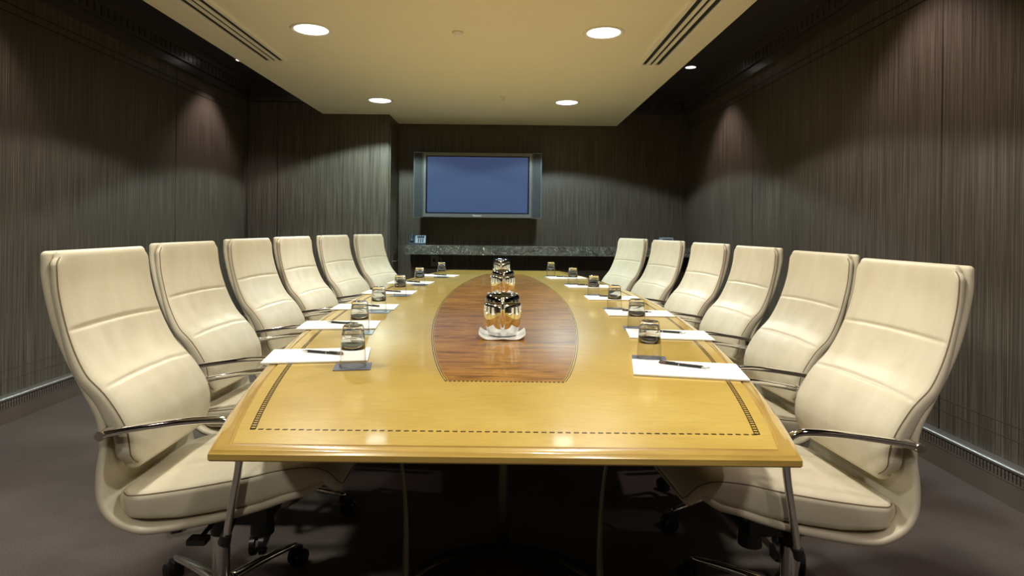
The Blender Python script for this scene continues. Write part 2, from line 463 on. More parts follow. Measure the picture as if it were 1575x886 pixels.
for i, (x, y) in enumerate(WASH):
    r = empty('wall_washer_lamp', (x, y, ZC)); tag(r, wl[i], 'ceiling light', 'small lamps in the dark ceiling strips')
    smooth_angle(MB().lathe([(0.052, -0.0005), (0.066, -0.0005), (0.067, -0.004), (0.058, -0.010), (0.050, -0.008), (0.049, -0.0005)], 32, close=False).build('trim_ring', M['silver'], r), 50)
    MB().lathe([(0.0001, -0.0045), (0.051, -0.003), (0.051, -0.0004), (0.0001, -0.0004)], 32).build('lens', M['lens_wash'], r, True)
    spot('lamp_light', (0, 0, -0.02), WASH_W, WASH_C, math.radians(98), 0.6, 0.03, r)

# slotted air vents
for k, (x0, x1, lab) in enumerate(((-1.85, -1.665, 'long cream air vent with three dark slots, left side of tan ceiling'), (1.015, 1.20, 'long cream air vent with three dark slots, right side of tan ceiling'))):
    r = empty('ceiling_air_vent', ((x0+x1)/2, 3.1, ZS)); tag(r, lab, 'air vent', 'slotted vents in the tan ceiling')
    hw = (x1-x0)/2; y0, y1 = -1.55, 1.58
    f = MB(); z0, z1 = -0.010, -0.0005
    f.box(-hw, -hw+0.026, y0, y1, z0, z1); f.box(hw-0.026, hw, y0, y1, z0, z1)
    f.box(-hw+0.026, hw-0.026, y0, y0+0.022, z0, z1); f.box(-hw+0.026, hw-0.026, y1-0.022, y1, z0, z1)
    f.build('frame', M['creamvent'], r)
    MB().box(-hw+0.026, hw-0.026, y0+0.022, y1-0.022, -0.0022, -0.0006).build('slot_backing', M['groove'], r)
    inner = 2*hw-0.052; pitch = inner/3
    for j in (1, 2):
        xx = -hw+0.026+pitch*j
        MB().box(xx-0.0125, xx+0.0125, y0+0.022, y1-0.022, -0.009, -0.0023, 0.001).build('slat', M['creamvent'], r)

# smoke detector, sprinkler
r = empty('smoke_detector', (-0.31, 3.95, ZS)); tag(r, 'small round cream smoke detector on the tan ceiling between the near lamps', 'smoke detector')
smooth_angle(MB().lathe([(0.036, -0.0005), (0.038, -0.006), (0.033, -0.013), (0.0001, -0.014)], 32).build('housing', M['whitetrim'], r), 50)
smooth_angle(MB().lathe([(0.020, -0.0135), (0.020, -0.020), (0.015, -0.024), (0.0001, -0.025)], 24).build('sensor_cap', M['creamvent'], r), 50)
r = empty('fire_sprinkler', (-0.02, 5.89, ZS)); tag(r, 'small pendant fire sprinkler on the tan ceiling between the far lamps', 'sprinkler')
smooth_angle(MB().lathe([(0.032, -0.0005), (0.034, -0.005), (0.012, -0.008), (0.0001, -0.008)], 24).build('escutcheon', M['whitetrim'], r), 50)
q = MB().tube([(-0.012, 0, -0.007), (-0.016, 0, -0.022), (0, 0, -0.038)], 0.0028); q.tube([(0.012, 0, -0.007), (0.016, 0, -0.022), (0, 0, -0.038)], 0.0028)
q.lathe([(0.0001, -0.037), (0.020, -0.038), (0.020, -0.040), (0.0001, -0.041)], 16); q.build('deflector', M['whitetrim'], r, True)

# ------------------------------------------------------------------ conference table
TH = 0.735; TY0, TY1, TXC = 1.195, 6.30, 0.008
def half_w(y): return 0.580 + 0.332*max(0.0, 1-((y-3.75)/2.56)**2)**0.92
def outline(d, z, n=44):
    pts = []
    for k in range(n+1):
        y = TY0+d + (TY1-TY0-2*d)*k/n; w = half_w(TY0 + (TY1-TY0)*k/n)
        ycor = 0.0
        pts.append((TXC + w-d, y, z))
    for k in range(n+1):
        y = TY1-d - (TY1-TY0-2*d)*k/n; w = half_w(TY1 - (TY1-TY0)*k/n)
        pts.append((TXC - w+d, y, z))
    return pts
table = empty('conference_table', (TXC, 3.75, 0))
tag(table, 'long boat-shaped lacquered maple conference table with dark inlay in the middle of the room', 'table')
def rel(v): return [(p[0]-TXC, p[1]-3.75, p[2]) for p in v]
# flat field
top = outline(0.034, TH); nn = len(top)
v = rel(top) + rel(outline(0.034, TH-0.020)); f = [list(range(nn)), list(range(nn, 2*nn))] + [[i, (i+1) % nn, nn+(i+1) % nn, nn+i] for i in range(nn)]
link('tabletop', v, f, M['maple'], table)
# edge moulding
rings = [(0.034, TH-0.0005), (0.032, TH-0.0035), (0.029, TH-0.0040), (0.027, TH-0.0010), (0.010, TH-0.0015), (0.005, TH-0.004), (0.003, TH-0.008), (0.000, TH-0.010), (0.0, TH-0.021), (0.003, TH-0.0245), (0.030, TH-0.026), (0.10, TH-0.026), (0.10, TH-0.019)]
v = []; f = []
for d, z in rings: v += rel(outline(d, z))
for j in range(len(rings)-1):
    for i in range(nn): f.append([j*nn+i, j*nn+(i+1) % nn, (j+1)*nn+(i+1) % nn, (j+1)*nn+i])
eo = link('edge_moulding', v, f, M['edge'], table)
smooth_angle(eo, 40)
# underside panel
v = rel(outline(0.095, TH-0.019)) + rel(outline(0.095, TH-0.029)); f = [list(range(nn)), list(range(nn, 2*nn))] + [[i, (i+1) % nn, nn+(i+1) % nn, nn+i] for i in range(nn)]
link('underside_panel', v, f, M['plastic'], table)
# brown centre panel
def in_w(y): return 0.163 + 0.192*max(0.0, 1-((y-3.75)/2.0)**2)**0.85
IY0, IY1, IXC = 1.748, 5.75, 0.010
def inlay_ring(d, z, n=40):
    p = []
    for k in range(n+1):
        y = IY0 + (IY1-IY0)*k/n; p.append((IXC + in_w(y)+d, y, z))
    for k in range(n+1):
        y = IY1 - (IY1-IY0)*k/n; p.append((IXC - in_w(y)-d, y, z))
    return p
ring_ = inlay_ring(0, TH+0.0004); k_ = len(ring_)
v = rel(ring_) + rel(inlay_ring(0, TH-0.002)); f = [list(range(k_)), list(range(k_, 2*k_))] + [[i, (i+1) % k_, k_+(i+1) % k_, k_+i] for i in range(k_)]
link('centre_inlay', v, f, M['burl'], table)
def quad(m, p, q, wdt, z):
    p = Vector((p[0], p[1], 0)); q = Vector((q[0], q[1], 0)); t = (q-p).normalized(); s = Vector((-t.y, t.x, 0))*wdt/2
    pts = [p-s, q-s, q+s, p+s]
    m.add([(a.x-TXC, a.y-3.75, z) for a in pts] + [(a.x-TXC, a.y-3.75, z-0.001) for a in pts], [[0, 1, 2, 3], [4, 5, 6, 7], [0, 1, 5, 4], [1, 2, 6, 5], [2, 3, 7, 6], [3, 0, 4, 7]])
def dashes(m, p, q, step, fill, wdt, z):
    p = Vector(p); q = Vector(q); L = (q-p).length; n = max(1, round(L/step)); 
    for k in range(n):
        a = p.lerp(q, k/n); b_ = p.lerp(q, (k+fill)/n); quad(m, a, b_, wdt, z)
m = MB(); Z = TH + 0.0007
for sg in (1, -1):
    for off in (0.003, 0.0095):
        for k in range(60):
            ya = IY0 + (IY1-IY0)*k/60; yb = IY0 + (IY1-IY0)*(k+1)/60
            quad(m, (IXC + sg*(in_w(ya)+off), ya), (IXC + sg*(in_w(yb)+off), yb), 0.0022, Z)
for y in (IY0-0.004, IY1+0.004):
    dashes(m, (IXC-in_w(y)-0.010, y), (IXC+in_w(y)+0.010, y), 0.0125, 0.55, 0.009, Z)
m.build('centre_inlay_border', M['border'], table)
m = MB()
def bd_w(y): return half_w(y) - 0.070
BY0, BY1 = 1.315, 6.18
for sg in (1, -1):
    n = 150
    for k in range(n):
        ya = BY0 + (BY1-BY0)*k/n; yb = BY0 + (BY1-BY0)*(k+1)/n
        for off in (0.0, 0.011):
            quad(m, (TXC + sg*(bd_w(ya)-off), ya), (TXC + sg*(bd_w(yb)-off), yb), 0.0022, Z)
        for q_ in (0.1, 0.6):
            yy = ya + (yb-ya)*q_; w0 = bd_w(yy)
            quad(m, (TXC + sg*w0, yy), (TXC + sg*(w0-0.011), yy), 0.0075, Z)
for y in (BY0, BY1):
    dashes(m, (TXC-bd_w(y), y), (TXC+bd_w(y), y), 0.0175, 0.62, 0.0065, Z)
m.build('outer_inlay_border', M['border'], table)
# three bronze pedestals: floor ring and three slender flared legs each
for cy in (1.87, 3.75, 5.63):
    p = MB(); R_ = 0.335
    n = 48; pts = [(R_*math.cos(2*PI*k/n), cy-3.75+R_*math.sin(2*PI*k/n), 0) for k in range(n)]
    v = []; f = []
    sec = [(-0.022, 0.0), (0.022, 0.0), (0.020, 0.020), (0.006, 0.032), (-0.010, 0.030), (-0.022, 0.018)]
    for k in range(n):
        a = 2*PI*k/n
        for dr, z in sec: v.append(((R_+dr)*math.cos(a), cy-3.75+(R_+dr)*math.sin(a), z))
    q = len(sec)
    for k in range(n):
        for i in range(q): f.append([k*q+i, k*q+(i+1) % q, ((k+1) % n)*q+(i+1) % q, ((k+1) % n)*q+i])
    smooth_angle(p.add(v, f).build('floor_ring', M['bronze'], table), 40)
    for a in (90, 210, 330):
        ca, sa = math.cos(math.radians(a)), math.sin(math.radians(a))
        pts = []
        for t in range(13):
            u = t/12; rr = R_ - 0.006 - 0.030*math.sin(PI*u*0.8) + 0.055*u*u
            pts.append((rr*ca, cy-3.75+rr*sa, 0.02 + (TH-0.030-0.02)*u))
        rad = [interp([(0, 0.024), (0.15, 0.022), (0.5, 0.012), (0.8, 0.0075), (1, 0.011)], t/12) for t in range(13)]
        MB().tube(pts, rad, 10, side=(-sa, ca, 0), flat=(1.0, 0.5)).build('leg', M['bronze'], table, True)

# ------------------------------------------------------------------ chair
SHELL = [(-.334, 1.100), (-.330, 1.032), (-.309, .918), (-.277, .821), (-.236, .740), (-.203, .675), (-.194, .610), (-.202, .528), (-.195, .471), (-.163, .426), (-.106, .400), (-.041, .397), (.106, .424), (.22, .455), (.293, .477), (.345, .490), (.385, .512)]
BACK = [(-.113, .548), (-.113, .619), (-.125, .669), (-.166, .739), (-.217, .799), (-.256, .888), (-.280, .998), (-.289, 1.095)]
SEAT = [(-.150, .479), (-.068, .489), (.048, .508), (.188, .536), (.27, .554), (.349, .562), (.395, .550), (.425, .522)]

def _lean(z): return -0.022 - 0.030*min(1.0, max(0.0, (z-0.58)/0.45))
SHELL = [(x+_lean(z), z-(0.004 if z > 0.9 else 0)) for x, z in SHELL]
BACK = [(x+_lean(z), z-(0.004 if z > 0.9 else 0)) for x, z in BACK]
SEAT = [(x-0.020, z) for x, z in SEAT]
SHELL = [(x, z - 0.012*min(1.0, max(0.0, (0.52-z)/0.06))) for x, z in SHELL]
def section(hw, h0, h1, r, K=22, crown=0.0, dip=None):
    """rounded rectangle: v across, n from h0 (rear) to h1 (front). returns list of (v,n,front?)"""
    r = min(r, (h1-h0)*0.49, hw*0.4); out = []
    for k in range(K+1):
        v = -(hw-r) + 2*(hw-r)*k/K; out.append((v, h1, 1.0))
    for k in range(1, 4):
        a = PI/2 - (PI/2)*k/4; out.append((hw-r + r*math.cos(a), h1-r + r*math.sin(a), 1.0-k/4))
    out.append((hw, h1-r, 0))
    out.append((hw, h0+r, 0))
    for k in range(1, 4):
        a = -(PI/2)*k/4; out.append((hw-r + r*math.cos(a), h0+r + r*math.sin(a), 0))
    for k in range(5):
        v = (hw-r) - 2*(hw-r)*k/4; out.append((v, h0, 0))
    for k in range(1, 4):
        a = -PI/2 - (PI/2)*k/4; out.append((-(hw-r) + r*math.cos(a), h0+r + r*math.sin(a), 0))
    out.append((-hw, h0+r, 0)); out.append((-hw, h1-r, 0))
    for k in range(1, 4):
        a = PI - (PI/2)*k/4; out.append((-(hw-r) + r*math.cos(a), h1-r + r*math.sin(a), k/4))
    return out

def pad_mesh(name, line, hwt, tht, crown, seams, m, parent, flip=1, N=84, wr=0.0, capr=0.018, rr=0.02, pipe=True, seed=0):
    """line = front/top piping line (x,z) in the side plane; the pad lies behind/below it"""
    P = catmull([(x, z, 0) for x, z in line], N)
    rows = []; edgeL = []; edgeR = []
    for i in range(N):
        t = (P[min(i+1, N-1)] - P[max(i-1, 0)]).normalized(); nx, nz = (t.y*flip, -t.x*flip)
        u = i/(N-1); L = (P[-1]-P[0]).length
        rows.append((P[i], t, (nx, nz), u))
    st = []
    # end caps
    for a in (0.0, 25, 50, 70):
        k = math.cos(math.radians(a)); st.append((rows[0], -capr*k, math.sin(math.radians(a))))
    for rw in rows: st.append((rw, 0, 1.0))
    for a in (70, 50, 25, 0.0):
        k = math.cos(math.radians(a)); st.append((rows[-1], capr*k, math.sin(math.radians(a))))
    V = []; F = []; S_ = None
    for (p, t, n, u), off, sc in st:
        hw = hwt(u); th = tht(u)
        shrink = (1-sc)
        h1 = -shrink*th*0.42; h0 = -th + shrink*th*0.42
        sec = section(hw - shrink*capr*0.9, h0, h1, rr)
        S_ = len(sec)
        for v, h, fr in sec:
            add = 0
            if fr > 0:
                q = abs(v)/hw
                add = fr*crown(u)*(1-q**3.0)*sc
                for su, dep, wid in seams:
                    uu = u - 0.012*(1-q*q)
                    add -= fr*dep*math.exp(-((uu-su)/wid)**2)*(1-q**8)*sc
                if wr: add += fr*wr*sc*(1-q**4)*noise.noise(Vector((v*22+seed, u*3.2, seed)))*math.sin(PI*min(1, max(0, u)))
            hh = h + add
            V.append((p.x + off*t.x + n[0]*hh, v, p.y + off*t.y + n[1]*hh))
    R_ = len(st)
    for i in range(R_-1):
        for k in range(S_):
            k2 = (k+1) % S_; F.append([i*S_+k, i*S_+k2, (i+1)*S_+k2, (i+1)*S_+k])
    F.append([k for k in range(S_)]); F.append([(R_-1)*S_+k for k in range(S_)])
    o = link(name, V, F, m, parent, True)
    if pipe:
        # seam piping where the front corner turns onto the side: index K+1.. ; take ring index of corner (v ~ hw)
        K = 22; iR = K+2; iL = S_-2
        left = [Vector(V[i*S_+iL]) for i in range(4, R_-4)]; right = [Vector(V[i*S_+iR]) for i in range(4, R_-4)]
        def across(row, a, b_):
            return [Vector(V[row*S_+k]) for k in range(a, b_)]
        topi = R_-3
        if seed == 9:
            pb = MB().tube(left + [Vector(V[topi*S_+k]) for k in [S_-1] + list(range(0, K+2))] + right[::-1], 0.0016, 6)
            po = pb.build('piping', M['piping'], o, True)
        else:
            for side_ in (left, right): MB().tube(side_, 0.0016, 6).build('piping', M['piping'], o, True)
        return o
        pb = MB()
        po = pb.build('piping', M['piping'], o, True)
    return o

def make_chair():
    root = empty('executive_chair')
    # --- shell: one continuous padded leather band, back to seat front
    N = 96; P = catmull([(x, z, 0) for x, z in SHELL], N); th = 0.021
    V = []; F = []; S_ = None
    def hw(u): return interp([(0, .216), (0.25, .222), (0.45, .238), (0.62, .250), (1, .246)], u)
    st = [(0, a) for a in (0, 30, 60)] + [(i, 90) for i in range(N)] + [(N-1, a) for a in (60, 30, 0)]
    for idx, (i, a) in enumerate(st):
        t = (P[min(i+1, N-1)] - P[max(i-1, 0)]).normalized(); n = (-t.y, t.x)
        sc = math.sin(math.radians(a)); off = math.cos(math.radians(a))*0.010*(-1 if i == 0 else 1)
        u = i/(N-1); h = hw(u) - (1-sc)*0.012
        # rounded-section band: outer face at 0, inner face at +th
        cs = section(h, (1-sc)*th*0.45, th-(1-sc)*th*0.45, 0.010, K=10)
        S_ = len(cs)
        for v, q, fr in cs: V.append((P[i].x + off*t.x + n[0]*q, v, P[i].y + off*t.y + n[1]*q))
    R_ = len(st)
    for i in range(R_-1):
        for k in range(S_): F.append([i*S_+k, i*S_+(k+1) % S_, (i+1)*S_+(k+1) % S_, (i+1)*S_+k])
    F.append(list(range(S_))); F.append([(R_-1)*S_+k for k in range(S_)])
    link('shell', V, F, M['leather'], root, True)
    # --- back cushion
    hwb = lambda u: interp([(0, .226), (0.2, .232), (0.45, .234), (0.75, .220), (1, .214)], u) - 0.034*(max(0, 0.075-u)/0.075)**2 - 0.014*max(0, (u-0.96)/0.04)**2
    thb = lambda u: interp([(0, .048), (0.25, .052), (0.45, .041), (0.7, .026), (1, .023)], u)
    cr = lambda u: interp([(0, .004), (0.12, .016), (0.3, .020), (0.55, .010), (0.85, .007), (1, .002)], u)
    pad_mesh('back_cushion', BACK, hwb, thb, cr, [(0.372, 0.0050, 0.0080), (0.672, 0.0050, 0.0080)], M['leather'], root, flip=1, wr=0.0050, seed=3, N=140)
    # --- seat cushion
    hws = lambda u: interp([(0, .232), (0.15, .241), (0.5, .249), (0.9, .246), (1, .240)], u) - 0.028*(max(0, 0.07-u)/0.07)**2
    ths = lambda u: interp([(0, .064), (0.25, .078), (0.6, .079), (0.8, .068), (1, .036)], u)
    crs = lambda u: interp([(0, .003), (0.2, .012), (0.6, .016), (0.9, .010), (1, .003)], u)
    pad_mesh('seat_cushion', SEAT, hws, ths, crs, [], M['leather'], root, flip=-1, wr=0.003, rr=0.018, seed=9)
    # --- armrests
    for s in (1, -1):
        y = s*0.274
        pth = catmull([(-.180, y, .651), (-.10, y, .667), (.02, y, .684), (.10, y, .690), (.138, y, .688), (.158, y, .674), (.166, y, .652), (.165, y, .62), (.158, y, .56), (.140, y, .45), (.132, y, .395)], 46)
        fl = []; rd = []
        for i in range(46):
            u = i/45; k = interp([(0, 0), (0.42, 0), (0.56, 1), (1, 1)], u)
            fl.append((1.15*(1-k)+0.95*k, 0.86*(1-k)+0.95*k)); rd.append(0.0105)
        a = MB().tube(pth, rd, 14, side=(0, 1, 0), flat=fl)
        ao = a.build('armrest', M['chrome'], root, True)
        bk = MB().tube([(-.180, s*0.222, .650), (-.180, s*0.288, .650)], [0.0105, 0.0125], 14)
        smooth_angle(bk.build('arm_bracket', M['chrome'], ao), 40)
        bk = MB().tube([(.131, y, .400), (.128, y, .380), (.118, s*0.262, .376), (.10, s*0.18, .380), (.07, s*0.05, .385)], [0.0135, 0.0135, 0.013, 0.012, 0.012], 12)
        smooth_angle(bk.build('arm_joint', M['plastic'], ao), 40)
    # --- mechanism
    mb = MB().box(-.11, .16, -.075, .075, .325, .398, 0.012)
    mb.box(.02, .19, -.10, .10, .385, .425, 0.008); mb.box(.10, .26, -.09, .09, .425, .448, 0.006)
    mb.lathe([(0.03, .27), (0.032, .33), (0.045, .335)], 20)
    mb.tube([(0.03, -.07, .36), (0.03, -.20, .352)], 0.006, 8); mb.box(0.005, 0.055, -.225, -.19, .345, .360, 0.004)
    mb.tube([(0.12, 0, .35), (0.12, 0, .27)], [0.030, 0.034], 16)
    smooth_angle(mb.build('tilt_mechanism', M['plastic'], root), 40)
    gc = MB().lathe([(0.0255, .085), (0.0255, .275), (0.018, .278), (0.018, .33)], 28)
    gc.lathe([(0.032, .075), (0.036, .085), (0.036, .125), (0.030, .132), (0.0255, .134)], 28)
    smooth_angle(gc.build('gas_column', M['chrome'], root), 40)
    # --- five legs with twin-wheel casters; each leg's origin is the column axis
    lm = None; cm = None
    for k in range(5):
        a = 2*PI*k/5
        if lm is None:
            lb = MB().tube(catmull([(.028, 0, .110), (.12, 0, .104), (.22, 0, .092), (.31, 0, .077), (.322, 0, .076)], 14), [.021, .0205, .020, .0195, .019, .0185, .018, .0175, .017, .0165, .016, .015, .013, .008], 12, side=(0, 1, 0), flat=(0.95, 0.62))
            lo = lb.build('leg', M['chrome'], root, True); lm = lo.data
            cb = MB()
            for s in (-1, 1):
                cb.tube([(.335, s*.007, .0275), (.335, s*.024, .0275)], .0275, 22)
                cb.tube([(.335, s*.0235, .0275), (.335, s*.0255, .0275)], .012, 14)
            cb.box(.300, .345, -.012, .012, .045, .066, 0.004); cb.tube([(.306, 0, .055), (.306, 0, .080)], .007, 10)
            co = cb.build('caster', M['plastic'], lo); smooth_angle(co, 40); cm = co.data
        else:
            lo = bpy.data.objects.new('leg', lm); C.objects.link(lo); lo.parent = root
            co = bpy.data.objects.new('caster', cm); C.objects.link(co); co.parent = lo
        lo.rotation_euler = (0, 0, a)
    return root

# (x of column, y, turn toward camera in degrees, base turn in degrees)
LEFT = [(-0.825, 1.81, -1), (-0.955, 2.52, 3), (-1.012, 3.26, 6), (-1.015, 3.94, 9), (-0.970, 4.665, 14), (-0.860, 5.33, 20)]
RIGHT = [(0.856, 1.81, 4), (0.965, 2.52, 4), (1.020, 3.28, 7), (1.018, 4.00, 11), (0.965, 4.77, 17), (0.850, 5.48, 22)]
ordn = ['nearest the camera', 'second from the camera', 'third from the camera', 'fourth from the camera', 'second from the far end', 'at the far end']
chair0 = make_chair(); index_kids(); first = True
def is_leg(o): return o.name.split('.')[0] == 'leg'
for side, rows in (('left', LEFT), ('right', RIGHT)):
    for i, (x, y, turn) in enumerate(rows):
        bt = (-4 if side == 'left' else -24) + turn
        c = chair0 if first else copy_tree(chair0)
        first = False
        c.location = (x, y, 0)
        rz = -math.radians(turn) if side == 'left' else PI + math.radians(turn)
        c.rotation_euler = (0, 0, rz)
        j = 0
        for ch in kids[c.name]:
            if is_leg(ch):
                ch.rotation_euler = (0, 0, math.radians((bt if side == 'left' else -bt) + 72*j)); j += 1
            elif ch.name.split('.')[0] != 'gas_column':
                ch.location = (0, 0, -0.020 if side == 'right' else -0.006)
        tag(c, 'cream high-back chair on the %s side of the table, %s' % (side, ordn[i]), 'chair', 'cream chairs around the table')

# ------------------------------------------------------------------ place settings
PADS_L = [(-.616, 2.056), (-.715, 2.69), (-.739, 3.30), (-.748, 4.04), (-.715, 4.76), (-.575, 5.47)]
PADS_R = [(.577, 1.908), (.689, 2.54), (.705, 3.17), (.692, 3.85), (.645, 4.61), (.555, 5.385)]
GL_L = [(-.465, 1.905), (-.588, 2.515), (-.635, 3.13), (-.650, 3.87), (-.628, 4.60), (-.535, 5.32)]
GL_R = [(.497, 2.065), (.591, 2.695), (.61, 3.335), (.596, 4.015), (.545, 4.785), (.434, 5.545)]
def edge_ang(y): return math.atan((half_w(y+0.05)-half_w(y-0.05))/0.1)
def make_pad():
    r = empty('notepad')
    st = MB()
    for k in range(3):
        dx = random.uniform(-.0006, .0006)
        st.box(-.165+dx, .165+dx, -.107, .107, 0.0003+k*0.0014, 0.0013+k*0.0014)
    st.build('paper_sheets', M['paper'], r)
    MB().box(-.1655, .1655, -.1075, .1075, -0.0006, 0.0002).build('backing_card', M['greyplate'], r)
    return r
def make_pen():
    r = empty('pen')
    smooth_angle(MB().tube([(-.060, 0, 0), (.052, 0, 0)], .0046, 14).build('barrel', M['penblack'], r), 50)
    smooth_angle(MB().tube([(.052, 0, 0), (.0535, 0, 0), (.066, 0, 0), (.076, 0, 0), (.078, 0, 0)], [.0048, .0044, .0028, .0013, .0005], 14).build('tip', M['chrome'], r), 50)
    e = MB().tube([(-.060, 0, 0), (-.078, 0, 0), (-.083, 0, 0)], [.0047, .0045, .0025], 14); smooth_angle(e.build('end_cap', M['pengrip'], r), 50)
    c = MB().box(-.078, -.030, -.0012, .0012, .0050, .0063, 0.0005); c.box(-.080, -.076, -.0012, .0012, .0035, .0063)
    c.build('clip', M['penblack'], r)
    b = MB().tube([(-.020, 0, 0), (-.0175, 0, 0)], .0049, 14); b.build('ring', M['chrome'], r)
    return r
def make_glass():
    r = empty('upturned_tumbler')
    MB().lathe([(.0382, .055), (.0395, .025), (.0405, .003), (.0402, 0.0), (.0394, .0005), (.0391, .004), (.0394, .006)], 48, close=False).build('glass_wall', M['glass'], r, True)
    MB().lathe([(0.0001, .130), (.022, .130), (.0285, .1285), (.0315, .124), (.0330, .116), (.0338, .108), (.0352, .095), (.0366, .078), (.0382, .055), (.0376, .055), (.0355, .078), (.0330, .098), (.0290, .108), (.022, .112), (.010, .1135), (0.0001, .114)], 48).build('thick_glass_base', M['glassbase'], r, True)
    return r
pad0, pen0, glass0 = make_pad(), make_pen(), make_glass()
coaster0 = MB().box(-.056, .056, -.050, .050, 0, 0.0022, 0.0006).build('coaster', M['coaster'])
index_kids(); first = True
for side, P_, G_, sg in (('left', PADS_L, GL_L, 1), ('right', PADS_R, GL_R, -1)):
    for i in range(6):
        pd = pad0 if first else copy_tree(pad0); pn = pen0 if first else copy_tree(pen0)
        gl = glass0 if first else copy_tree(glass0); co = coaster0 if first else copy_tree(coaster0)
        first = False
        x, y = P_[i]; a = edge_ang(y)*sg
        if abs(a) > 0.2: a = 0.2*math.copysign(1, a)
        pd.location = (x, y, TH+0.0016); pd.rotation_euler = (0, 0, a)
        dx, dy = (0.003, 0.019) if side == 'left' else (0.003, 0.030)
        jit = (0.0, 0.03, -0.04, 0.02, -0.02, 0.03)[i]
        pn.location = (x+dx, y+dy, TH+0.0016+0.0042+0.0046)
        pn.rotation_euler = (0, 0, (PI + a - 0.45) + jit if side == 'left' else a - 0.32 + jit)
        gx, gy = G_[i]
        co.location = (gx, gy, TH+0.0006); co.rotation_euler = (0, 0, a)
        gl.location = (gx, gy, TH+0.0030); gl.rotation_euler = (0, 0, i*0.7)
        w = ordn[i]
        tag(pd, 'white notepad on the %s side of the table, %s' % (side, w), 'notepad', 'white notepads along the table edges')
        tag(pn, 'black pen on the notepad at the %s table side, %s' % (side, w), 'pen', 'black pens on the notepads')
        tag(gl, 'upturned glass tumbler on the %s side of the table, %s' % (side, w), 'glass', 'upturned glasses on coasters')
        tag(co, 'slate blue coaster under a glass on the %s side, %s' % (side, w), 'coaster', 'square coasters under the glasses')

# ------------------------------------------------------------------ steel water jugs on napkins
def make_jug():
    r = empty('water_jug')
    prof = [(0.0001, 0.0), (.053, 0.0), (.057, .003), (.064, .020), (.0715, .045), (.0760, .075), (.0765, .100), (.0750, .116), (.0725, .127), (.069, .129), (.036, .129), (.034, .020), (0.0001, .020)]
    body = MB().lathe(prof, 64)
    col = MB().lathe([(.0690, .1288), (.0705, .135), (.0700, .145), (.0665, .155), (.0600, .162), (.0520, .1645), (.0450, .162), (.0405, .155), (.0390, .145), (.0390, .1292), (.0690, .1288)], 64)
    for v in col.v:
        a = math.atan2(v.y, v.x) - PI/2
        if v.z > 0.14: v.y += 0.012*math.exp(-(a/0.28)**2)*(v.z-0.14)/0.024
    col.build('rolled_collar', M['blacksteel'], r, True)
    body.build('body', M['steel'], r, True)
    hp = catmull([(0, -.066, .151), (0, -.082, .156), (0, -.098, .146), (0, -.104, .120), (0, -.101, .085), (0, -.088, .045), (0, -.069, .030)], 26)
    MB().tube(hp, 0.0085, 12, side=(1, 0, 0), flat=(0.95, 0.5)).build('handle', M['steel'], r, True)
    return r
def make_napkin():
    r = None
    V = []; F = []; n = 22; hs = 0.094
    def zf(x, y):
        q = abs(x)/hs; w = abs(y)/hs
        rim = 0.020*max(0, (q-0.66)/0.34)**1.5 + 0.004*max(0, (w-0.68)/0.32)**1.6*(1-q)
        wv = 0.003*noise.noise(Vector((x*26, y*26, 1.3)))*max(q, w)
        return 0.0045 + rim + wv*0.8
    for layer in (0, 1):
        for j in range(n+1):
            for i in range(n+1):
                x = -hs + 2*hs*i/n; y = -hs + 2*hs*j/n
                x2 = x*(1 - 0.03*(y/hs)**2); y2 = y*(1-0.12*(x/hs)**2)
                V.append((x2, y2, zf(x, y) - layer*0.0035))
    w = n+1
    for layer in (0, 1):
        for j in range(n):
            for i in range(n): k = layer*w*w + j*w + i; F.append([k, k+1, k+w+1, k+w])
    bd = [i for i in range(w)] + [j*w+n for j in range(1, w)] + [n*w+i for i in range(n-1, -1, -1)] + [j*w for j in range(n-1, 0, -1)]
    for a, b_ in zip(bd, bd[1:]+bd[:1]): F.append([a, b_, b_+w*w, a+w*w])
    o = link('folded_napkin', V, F, M['napkin'], None, True); smooth_angle(o, 60)
    return o
jug0, nap0 = make_jug(), make_napkin(); index_kids(); first = True
for (x, y, rot, w, w2) in ((0.0, 2.47, 0.0, 'nearest the camera', 'nearest the camera'), (0.0, 3.85, 0.06, 'middle of the row of three', 'middle of three'), (-0.012, 5.22, -0.05, 'farthest of the row of three', 'farthest from the camera')):
    j = jug0 if first else copy_tree(jug0); n_ = nap0 if first else copy_tree(nap0); first = False
    z = TH + 0.0006
    n_.location = (x-0.001, y-0.005, z); n_.rotation_euler = (0, 0, rot*0.5)
    j.location = (x, y, z+0.0075); j.rotation_euler = (0, 0, rot)
    tag(j, 'polished steel water jug on the brown table inlay, %s' % w, 'jug', 'steel jugs down the table centre')
    tag(n_, 'white napkin with curled edges under the steel jug, %s' % w2, 'napkin', 'white napkins under the jugs')

# ------------------------------------------------------------------ marble shelf and what stands on it
sh = MB().box(-1.145, XR-0.001, 7.10, YB-0.001, 0.850, 0.959, 0.004).build('marble_shelf', M['marble'])
tag(sh, 'long dark grey veined marble wall shelf below the screen', 'shelf')

